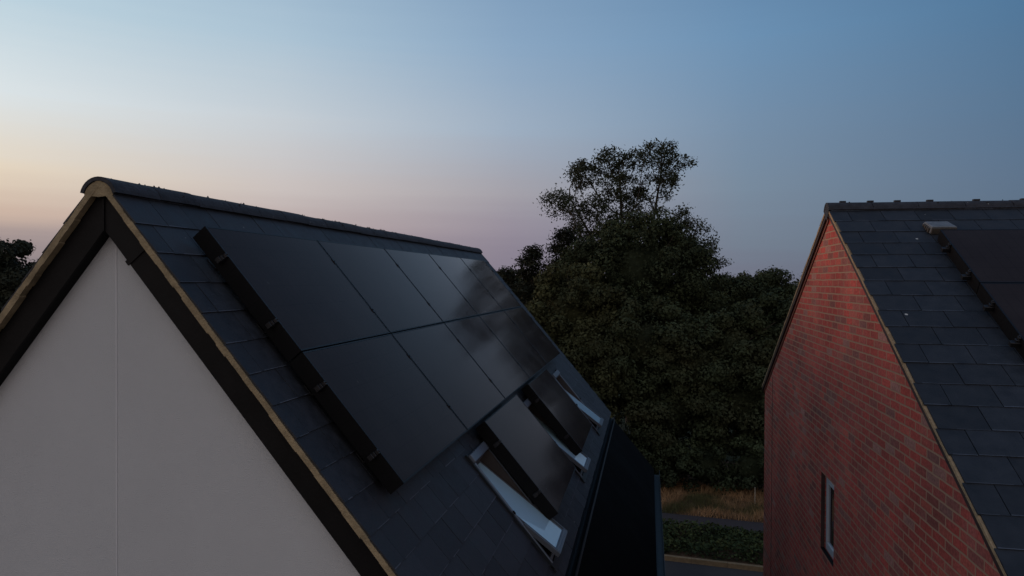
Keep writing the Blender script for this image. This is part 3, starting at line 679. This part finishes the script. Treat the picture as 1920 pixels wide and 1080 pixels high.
# panels on the right roof
HM2 = Matrix.Translation((BX, BY, 0)) @ Matrix.Rotation(-TH, 4, 'Z'); GW = HM2 @ G1
PW_, PH_ = PW, PH
PH = .995; PW = 1.66
for r in range(2):
    for c in range(2):
        lab = [['near black solar panel below the roof vent of the brick house, against the ridge', 'upper black solar panel further right on the brick house roof, beyond the photo edge'],
               ['lower black solar panel beside the metal brackets on the brick house roof', 'lower black solar panel further right on the brick house roof, beyond the photo edge']][r][c]
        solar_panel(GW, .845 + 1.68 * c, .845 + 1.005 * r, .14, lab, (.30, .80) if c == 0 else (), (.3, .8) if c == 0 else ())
PW, PH = PW_, PH_
rails(GW, .775, .845 + 3.36, [1.148, 1.66, 2.158, 2.66], .14,
      ['topmost dark rail end sticking out beside the panels on the brick house roof', 'second dark rail end from the ridge on the brick house roof',
       'third dark rail end from the ridge on the brick house roof', 'lowest dark rail end on the brick house roof, at the right photo edge'], hookstep=.9)

# ================================================================== GROUND, ROAD
def sheet(name, pts, z, m, kind='structure'):
    b = MB(); b.add([(x, y, z) for x, y in pts], [tuple(range(len(pts)))]); o = b.build(name, m); tag(o, kind=kind); return o
g = MB()
g.add([(-1500,-1500,0),(1500,-1500,0),(1500,2500,0),(-1500,2500,0)], [(0,1,2,3)]); tag(g.build('ground', M['ground']), kind='structure')
# road direction (parallel strips), origin on the kerb line
KD = Vector((.9545, -.298, 0)).normalized(); KN = Vector((-KD.y, KD.x, 0)); KO = Vector((4.12, 18.82, 0))
def S(a, b, z=0): p = KO + KD * a + KN * b; return (p.x, p.y, z)
def strip(name, b0, b1, z, m, a0=-70, a1=70):
    o = MB(); n = 70
    for i in range(n):
        p, q = a0 + (a1-a0)*i/n, a0 + (a1-a0)*(i+1)/n
        o.add([S(p,b0,z),S(q,b0,z),S(q,b1,z),S(p,b1,z)], [(0,1,2,3)])
    return tag(o.build(name, m), kind='structure')
strip('road', -3.6, 0, .012, M['asphalt'])
strip('verge_soil', .13, 11, .10, M['soil'])
strip('path', 2.55, 3.62, .112, M['path'])
kb = MB(); rd = random.Random(3)
for i in range(150):
    a = -68 + i * .915; j = rd.uniform(-.004, .004)
    P = [S(a+.004, j, 0), S(a+.911, j, 0), S(a+.911, .128, 0), S(a+.004, .128, 0), S(a+.004, .018+j, .125), S(a+.911, .018+j, .125), S(a+.911, .128, .125), S(a+.004, .128, .125)]
    kb.hexa(P, rd.random())
tag(kb.build('kerb', M['kerb']), kind='structure')
kb = MB()
for i in range(150):
    a = -68 + i * .915
    kb.hexa([S(a+.004,-3.73,0),S(a+.911,-3.73,0),S(a+.911,-3.602,0),S(a+.004,-3.602,0),S(a+.004,-3.73,.125),S(a+.911,-3.73,.125),S(a+.911,-3.62,.125),S(a+.004,-3.62,.125)], rd.random())
tag(kb.build('kerb', M['kerb']), kind='structure')
# yard between the houses
sheet('yard', [(-30,-30),(40,-30),(40,4.6),(-30,20)], .008, M['path'])

# ------------------------------------------------------------------ leaves
def mesh_quads(name, V, tint, m, parent=None, cores=None):
    """V: (n,4,3) array"""
    n = len(V); nv = n * 4
    verts = V.reshape(-1, 3); faces = np.arange(nv, dtype=np.int32)
    ls = np.arange(0, nv, 4, dtype=np.int32); tt = tint
    loops = faces; lt = np.full(n, 4, np.int32)
    if cores is not None:
        cv, cf, ct = cores
        verts = np.vstack([verts, cv]); loops = np.concatenate([loops, (cf + nv).ravel()])
        ls = np.concatenate([ls, nv + np.arange(0, cf.size, 3)]).astype(np.int32); lt = np.concatenate([lt, np.full(len(cf), 3, np.int32)])
        tt = np.concatenate([tt, ct])
    me = bpy.data.meshes.new(name); me.vertices.add(len(verts)); me.vertices.foreach_set('co', verts.astype(np.float32).ravel())
    me.loops.add(len(loops)); me.loops.foreach_set('vertex_index', loops.astype(np.int32))
    me.polygons.add(len(ls)); me.polygons.foreach_set('loop_start', ls)
    me.update(calc_edges=True); me.validate()
    at = me.attributes.new('tint', 'FLOAT', 'FACE'); at.data.foreach_set('value', tt.astype(np.float32))
    o = bpy.data.objects.new(name, me); me.materials.append(m); C.objects.link(o)
    if parent is not None: o.parent = parent
    return o
def leaf_quads(P, Nn, size, aspect=.6):
    """rhombic leaves at P, roughly facing Nn"""
    n = len(P); Nn = Nn / (np.linalg.norm(Nn, axis=1, keepdims=True) + 1e-9)
    r = rng.normal(size=(n, 3)); a = np.cross(Nn, r); a /= (np.linalg.norm(a, axis=1, keepdims=True) + 1e-9)
    b = np.cross(Nn, a); s = (size * rng.uniform(.6, 1.35, n))[:, None]
    fold = Nn * s * .18
    return np.stack([P - a * s, P + b * s * aspect + fold, P + a * s, P - b * s * aspect + fold], 1)
ICO = None
def ico():
    global ICO
    if ICO is None:
        bm = bmesh.new(); bmesh.ops.create_icosphere(bm, subdivisions=2, radius=1)
        ICO = (np.array([v.co[:] for v in bm.verts]), np.array([[v.index for v in f.verts] for f in bm.faces])); bm.free()
    return ICO
def clumpy(lobes, n, size, nsub=26, subr=(.2, .38), core=.5, droop=.0, flat=.5):
    """lobes: (x,y,z,rx,ry,rz). sub-clumps over every lobe surface, leaves over sub-clumps"""
    P = []; NN = []; T = []; tot = sum((l[3]*l[4] + l[4]*l[5] + l[3]*l[5]) for l in lobes)
    cv, cf, ct = [], [], []; off = 0
    for l in lobes:
        c = np.array(l[:3]); r = np.array(l[3:6]); share = (l[3]*l[4] + l[4]*l[5] + l[3]*l[5]) / tot
        k = max(6, int(nsub * math.sqrt(len(lobes)) * share * 1.6)); m = int(n * share / k)
        for j in range(k):
            d = rng.normal(size=3); d /= np.linalg.norm(d)
            if d[2] < -.75: d[2] *= -1
            sc = c + d * r * rng.uniform(.72, .95); sr = rng.uniform(*subr) * r.mean() * np.array([1, 1, .8])
            dd = rng.normal(size=(m, 3)); dd /= np.linalg.norm(dd, axis=1, keepdims=True)
            rad = rng.uniform(.55, 1.0, (m, 1)) ** .6; fuzz = rng.random((m, 1)) < .12
            rad = np.where(fuzz, rng.uniform(1.0, 1.35, (m, 1)), rad)
            p = sc + dd * sr * rad; P.append(p); NN.append(dd * .9 + rng.normal(size=(m, 3)) * flat + np.array([0, 0, .35]))
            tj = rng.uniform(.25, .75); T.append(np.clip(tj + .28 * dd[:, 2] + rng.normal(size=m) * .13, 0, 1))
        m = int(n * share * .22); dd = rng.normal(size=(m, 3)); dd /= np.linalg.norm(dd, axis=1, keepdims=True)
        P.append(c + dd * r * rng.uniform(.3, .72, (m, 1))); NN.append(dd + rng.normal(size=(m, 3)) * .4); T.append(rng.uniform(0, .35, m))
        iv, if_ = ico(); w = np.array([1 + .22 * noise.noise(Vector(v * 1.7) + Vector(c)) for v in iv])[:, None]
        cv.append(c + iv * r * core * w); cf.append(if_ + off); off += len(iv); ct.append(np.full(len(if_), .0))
    V = leaf_quads(np.vstack(P), np.vstack(NN), size)
    return V, np.concatenate(T), (np.vstack(cv), np.vstack(cf), np.concatenate(ct))
def limbs(b, base, lobes, r0, split=.35, seed=1):
    rd = random.Random(seed); base = Vector(base)
    top = max(l[2] for l in lobes); cx = sum(l[0] for l in lobes)/len(lobes); cy = sum(l[1] for l in lobes)/len(lobes)
    zs = base.z + (top - base.z) * split; mid = Vector((base.x + (cx-base.x)*.4, base.y + (cy-base.y)*.4, zs))
    b.tube(base - Vector((0,0,.2)), base + Vector((0,0,.35)), r0*1.4, r0, 9); b.tube(base + Vector((0,0,.35)), mid, r0, r0*.75, 9)
    for l in lobes:
        e = Vector(l[:3]); m = mid.lerp(e, .5) + Vector((rd.uniform(-.3,.3), rd.uniform(-.3,.3), rd.uniform(0,.4)))
        b.tube(mid, m, r0*.5, r0*.33, 7); b.tube(m, e, r0*.33, r0*.18, 6)
        for _ in range(5):
            f = e + Vector((rd.uniform(-1,1)*l[3], rd.uniform(-1,1)*l[4], rd.uniform(-.2,1)*l[5]))*.85
            b.tube(e.lerp(m, rd.uniform(0,.6)), f, r0*.14, r0*.04, 5)
def bushy_tree(name, label, cat, base, lobes, n, size, lm, group=None, r0=.22, bark='bark', extra=None, **k):
    root = empty(name, base); tag(root, label, cat, group)
    off = np.array(base)
    L_ = [tuple(np.array(l[:3]) - off) + tuple(l[3:]) for l in lobes]
    V, T, cores = clumpy(L_, n, size, **k)
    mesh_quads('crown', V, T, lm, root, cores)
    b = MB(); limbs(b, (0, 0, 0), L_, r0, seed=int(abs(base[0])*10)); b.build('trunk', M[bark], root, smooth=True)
    return root

# ---- tall open-topped tree (space colonisation)
def open_tree():
    base = np.array([6.1, 37.2, 0.0])
    root = empty('ash_tree', tuple(base)); tag(root, 'tallest tree, open airy crown of bare branches and leaf tufts above the dense trees', 'tree')
    px = lambda x, y, Y=37.: ((x - 960) / 1343 * Y - base[0], Y - base[1], H + (524 - y) / 1343 * Y)
    k = 37 / 1343
    # world-space crown volumes (x, z centre and radii, metres, relative to the trunk)
    cl = [(1052,378,36,26,60),(1092,328,34,26,60),(1150,304,36,26,75),(1168,352,42,34,80),(1214,292,30,26,70),(1246,288,20,24,45),(1242,340,28,34,55),
          (1196,392,44,34,60),(1106,402,50,32,75),(1284,302,13,10,12),(1278,396,16,9,14),(1284,432,36,28,60),(1318,468,24,26,45),(1344,492,11,8,12),
          (1080,440,34,20,30),(1150,450,70,45,80),(1240,460,60,45,70)]
    A = []
    for (x, y, rx, rz, n) in cl:
        c = px(x, y)
        for _ in range(int(n * 1.6)):
            d = rng.normal(size=3); d /= np.linalg.norm(d); d *= rng.uniform(.25, 1) ** .5
            A.append((c[0] + d[0]*rx*k, c[1] + d[1]*max(rx, rz)*k*1.25 + rng.normal()*.25, c[2] + d[2]*rz*k))
    A = np.array(A)
    nodes = [np.array([0,0,0.])]; par = [-1]
    def chain(fr, to, step=.35):
        i = fr; p = nodes[fr]; n = max(1, int(np.linalg.norm(to - p) / step))
        for q in range(1, n + 1):
            nodes.append(p + (to - p) * q / n + rng.normal(size=3) * .04); par.append(i); i = len(nodes) - 1
        return i
    t = chain(0, np.array([.05, .1, 5.6]))
    for e in ((-1.5,.2,9.0),(-.35,-.3,9.6),(.9,.3,9.4),(2.1,-.1,8.4),(.3,.9,9.0),(-2.5,-.3,7.9)): chain(t, np.array(e))
    D = .30; kill = .27; infl = 4.5; alive = np.ones(len(A), bool)
    for it in range(70):
        X = np.array(nodes); Ai = A[alive]
        if len(Ai) == 0: break
        dist = np.linalg.norm(Ai[:, None] - X[None], axis=2); nn = dist.argmin(1); dm = dist.min(1)
        ok = dm < infl; grow = {}
        for a_, n_ in zip(Ai[ok], nn[ok]):
            v = a_ - X[n_]; grow.setdefault(n_, []).append(v / (np.linalg.norm(v) + 1e-9))
        if not grow: break
        for n_, vs in grow.items():
            v = np.sum(vs, 0) + rng.normal(size=3) * .25 + np.array([0, 0, .15]); v /= np.linalg.norm(v); nodes.append(X[n_] + v * D); par.append(int(n_))
        X2 = np.array(nodes[len(X):]); dk = np.linalg.norm(Ai[:, None] - X2[None], axis=2).min(1)
        idx = np.where(alive)[0]; alive[idx[dk < kill]] = False
    X = np.array(nodes); N = len(X); ch = [0]*N
    w = np.zeros(N)
    for i in range(N - 1, 0, -1):
        if ch[i] == 0: w[i] = .011 ** 2.2
        w[par[i]] += w[i]; ch[par[i]] += 1
    rr = np.clip(w ** (1/2.2), .015, .30)
    b = MB()
    for i in range(1, N):
        p = par[i]; b.tube(X[p], X[i], min(rr[p], rr[i]*1.3), rr[i], 5 if rr[i] < .05 else 8)
    b.build('trunk', M['bark'], root, smooth=True)
    tips = [i for i in range(N) if X[i][2] > 7.5 and rr[i] < .024]
    P = []; NN = []; T = []
    for i in tips:
        if ch[i] == 0: m = rng.integers(36, 84)
        elif rng.random() < .6: m = rng.integers(10, 28)
        else: continue
        sp = rng.uniform(.12, .24)
        p = X[i] + rng.normal(size=(m, 3)) * sp * np.array([1, 1, .75]); P.append(p); NN.append(rng.normal(size=(m, 3)) + [0, 0, .4]); T.append(np.clip(rng.uniform(.2,.7) + rng.normal(size=m)*.15, 0, 1))
    V = leaf_quads(np.vstack(P), np.vstack(NN), .064, .5)
    mesh_quads('crown', V, np.concatenate(T), LM['ash'], root)
open_tree()
def at(x, y, Y): return ((x - 960) / 1343 * Y, Y, H + (524 - y) / 1343 * Y)
TG = 'dense trees massed behind the road verge'
bushy_tree('broadleaf_tree', 'dome-shaped ivy-covered tree directly under the tall open crown', 'tree', (4.9, 28.4, 0),
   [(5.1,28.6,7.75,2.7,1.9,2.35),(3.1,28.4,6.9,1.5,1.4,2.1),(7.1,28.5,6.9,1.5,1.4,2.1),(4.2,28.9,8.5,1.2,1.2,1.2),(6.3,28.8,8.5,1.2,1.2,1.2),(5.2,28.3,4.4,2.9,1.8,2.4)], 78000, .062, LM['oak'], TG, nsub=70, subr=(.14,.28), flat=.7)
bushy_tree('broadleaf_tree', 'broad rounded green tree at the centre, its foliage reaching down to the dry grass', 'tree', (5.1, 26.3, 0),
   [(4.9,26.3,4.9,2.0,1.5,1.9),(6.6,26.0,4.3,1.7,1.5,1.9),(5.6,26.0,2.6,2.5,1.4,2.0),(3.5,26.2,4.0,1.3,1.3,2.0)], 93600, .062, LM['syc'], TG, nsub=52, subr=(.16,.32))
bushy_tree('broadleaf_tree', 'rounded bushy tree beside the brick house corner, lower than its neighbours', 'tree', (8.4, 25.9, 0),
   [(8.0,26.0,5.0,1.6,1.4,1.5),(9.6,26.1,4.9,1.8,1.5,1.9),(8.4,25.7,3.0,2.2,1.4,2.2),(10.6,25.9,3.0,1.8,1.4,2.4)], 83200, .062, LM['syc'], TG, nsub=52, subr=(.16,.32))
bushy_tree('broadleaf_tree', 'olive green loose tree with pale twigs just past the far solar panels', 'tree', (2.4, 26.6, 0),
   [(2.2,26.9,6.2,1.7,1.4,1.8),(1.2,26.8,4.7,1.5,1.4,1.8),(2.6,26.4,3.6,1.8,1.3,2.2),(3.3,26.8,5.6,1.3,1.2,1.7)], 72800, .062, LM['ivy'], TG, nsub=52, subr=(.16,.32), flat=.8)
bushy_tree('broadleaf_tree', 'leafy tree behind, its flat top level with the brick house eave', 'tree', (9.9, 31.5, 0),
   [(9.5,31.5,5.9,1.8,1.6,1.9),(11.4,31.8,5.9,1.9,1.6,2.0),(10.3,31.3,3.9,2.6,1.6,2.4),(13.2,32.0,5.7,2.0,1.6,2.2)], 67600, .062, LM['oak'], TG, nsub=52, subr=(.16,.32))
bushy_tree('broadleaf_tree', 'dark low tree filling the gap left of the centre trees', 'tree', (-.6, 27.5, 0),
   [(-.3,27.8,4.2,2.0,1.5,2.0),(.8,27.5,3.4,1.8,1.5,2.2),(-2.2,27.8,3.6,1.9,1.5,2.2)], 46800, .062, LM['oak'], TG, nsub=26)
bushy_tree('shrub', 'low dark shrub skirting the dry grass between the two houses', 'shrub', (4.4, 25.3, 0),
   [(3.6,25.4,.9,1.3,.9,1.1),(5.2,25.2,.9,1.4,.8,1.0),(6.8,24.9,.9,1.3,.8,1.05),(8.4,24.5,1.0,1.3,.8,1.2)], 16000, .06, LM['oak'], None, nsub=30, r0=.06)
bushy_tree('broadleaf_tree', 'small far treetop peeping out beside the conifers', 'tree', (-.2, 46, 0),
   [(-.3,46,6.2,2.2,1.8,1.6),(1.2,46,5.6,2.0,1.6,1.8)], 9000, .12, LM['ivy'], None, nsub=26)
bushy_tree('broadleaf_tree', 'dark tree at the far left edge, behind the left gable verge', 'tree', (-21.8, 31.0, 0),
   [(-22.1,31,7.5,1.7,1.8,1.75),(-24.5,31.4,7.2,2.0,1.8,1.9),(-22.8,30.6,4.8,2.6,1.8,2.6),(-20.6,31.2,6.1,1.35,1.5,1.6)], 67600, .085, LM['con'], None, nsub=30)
# conifers: tiers of drooping sprays
def conifer(x, y, h, r, label, n=8000, seed=1, lean=0):
    rg = np.random.default_rng(seed); root = empty('conifer', (x, y, 0)); tag(root, label, 'conifer', 'conifers beside the tall tree')
    b = MB(); b.tube((0,0,-.2), (lean*.5,0,h*.5), .2, .12, 8); b.tube((lean*.5,0,h*.5), (lean,0,h*.97), .12, .015, 7)
    P = []; NN = []; T = []
    nb = 150
    for i in range(nb):
        f = (i + rg.random()) / nb; z = h * (1 - f * .88) ; rad = r * (f ** .75) * rg.uniform(.65, 1.18) + .12
        a = rg.uniform(0, 2*math.pi); dx, dy = math.cos(a), math.sin(a); droop = -.12 * rad + .15 * rad * rg.random()
        cx = lean * (1 - f*.9)
        tip = np.array([cx + dx*rad, dy*rad, z + droop + .22*rad]); st = np.array([cx, 0, z])
        b.tube(st, tip, .03, .008, 4)
        m = max(8, int(n / nb * (.35 + rad / r * 1.2)))
        t = rg.uniform(.15, 1.05, m)[:, None]; w = .16 + .20 * (1 - t) * rad
        p = st + (tip - st) * t + rg.normal(size=(m, 3)) * np.array([1,1,.5]) * w; P.append(p)
        NN.append(rg.normal(size=(m, 3)) * .6 + np.array([0,0,1])); T.append(np.clip(rg.uniform(.2,.8) + rg.normal(size=m)*.1, 0, 1))
    V = leaf_quads(np.vstack(P), np.vstack(NN), .085, .35); mesh_quads('crown', V, np.concatenate(T), LM['con'], root)
    b.build('trunk', M['bark'], root)
conifer(.85, 30.5, 8.75, 2.2, 'shorter black-green conifer beyond the far end of the left ridge', 26000, 3)
conifer(2.15, 30.2, 9.5, 2.0, 'taller dark conifer tip tucked against the tall open tree', 24000, 4)
conifer(-.2, 33.5, 7.9, 1.5, 'smallest conifer spike nearest the left house roof', 14000, 5)
# thin bare twigs in the crown of the olive tree
# distant wood, one mass
def far_wood():
    lobes = []
    rd = random.Random(21)
    for i in range(150):
        a = R(-75 + 150 * i / 150 + rd.uniform(-.6, .6)); d = rd.uniform(70, 120)
        h = rd.uniform(5.2, 7.0) * (1 if abs(a) < .5 else 1.1)
        lobes.append((math.sin(a)*d, math.cos(a)*d, h*.45, rd.uniform(4, 7), rd.uniform(3, 5), h*.62))
    V, T, cores = clumpy(lobes, 60000, .30, nsub=60, subr=(.22,.4), core=.9)
    o = mesh_quads('distant_wood', V, T, LM['oak'], None, cores); tag(o, 'far-off wood on the horizon', 'wood', kind='stuff')
far_wood()
# ---- dry grass, ground cover
def blades(n, a0, a1, b0, b1, hmin, hmax, w, zf):
    a = rng.uniform(a0, a1, n); bb = rng.uniform(b0, b1, n)
    base = np.array([KO.x, KO.y, 0]) + np.outer(a, np.array(KD)) + np.outer(bb, np.array(KN)); base[:, 2] = zf
    az = rng.uniform(0, 2*math.pi, n); tilt = rng.normal(size=(n, 2)) * .5; h = rng.uniform(hmin, hmax, n)
    clump = np.array([noise.noise(Vector((p[0]*.9, p[1]*1.4, 3))) for p in base]); h = h * (1 + 1.0*clump)
    side = np.stack([np.cos(az), np.sin(az), 0*az], 1) * w
    top = base + np.stack([tilt[:,0]*h, tilt[:,1]*h, h], 1)
    return np.stack([base - side, base + side, top + side*.15, top - side*.15], 1), np.clip(.5 + clump*.6 + rng.normal(size=n)*.18, 0, 1)
V, T = blades(42000, -6, 14, 3.62, 7.2, .06, .26, .008, .10)
tag(mesh_quads('dry_grass', V, T, M['drygrass']), 'dry straw coloured grass between the path and the trees', 'grass', kind='stuff')
def cover():
    n = 26000; a = rng.uniform(-6, 14, n); bb = rng.uniform(.22, 2.5, n)
    base = np.array([KO.x, KO.y, 0]) + np.outer(a, np.array(KD)) + np.outer(bb, np.array(KN))
    hh = np.array([.24 + .20*noise.noise(Vector((p[0]*1.3, p[1]*1.3, 0))) + .16*noise.noise(Vector((p[0]*4, p[1]*4, 5))) for p in base])
    edge = np.clip(np.minimum(bb - .2, 2.55 - bb) / .35, 0, 1); hh = np.maximum(hh, .06) * (.35 + .65*edge)
    base[:, 2] = .10 + hh * rng.uniform(.35, 1.08, n)
    T = np.clip(.5 + (base[:,2]-.35)*1.2 + rng.normal(size=n)*.2, 0, 1)
    V = leaf_quads(base, rng.normal(size=(n,3))*.7 + np.array([0,0,1.]), .050, .6)
    tag(mesh_quads('ground_cover', V, T, LM['hedge']), 'low green ground cover plants between the kerb and the path', 'ground cover', kind='stuff')
cover()
b = MB(); b.tube((0,0,-.1), (0,0,.55), .016, .014, 8, caps=True)
pr = b.build('marker_post', M['pole']); pr.location = (8.0, 23.4, .1); pr.rotation_euler = (R(2), R(-1), 0)
tag(pr, 'thin pale stake standing in the dry grass near the brick house corner', 'stake')

sc = bpy.context.scene
sc.view_settings.view_transform = 'Standard'; sc.view_settings.look = 'None'; sc.view_settings.exposure = 0
sc.cycles.max_bounces = 6
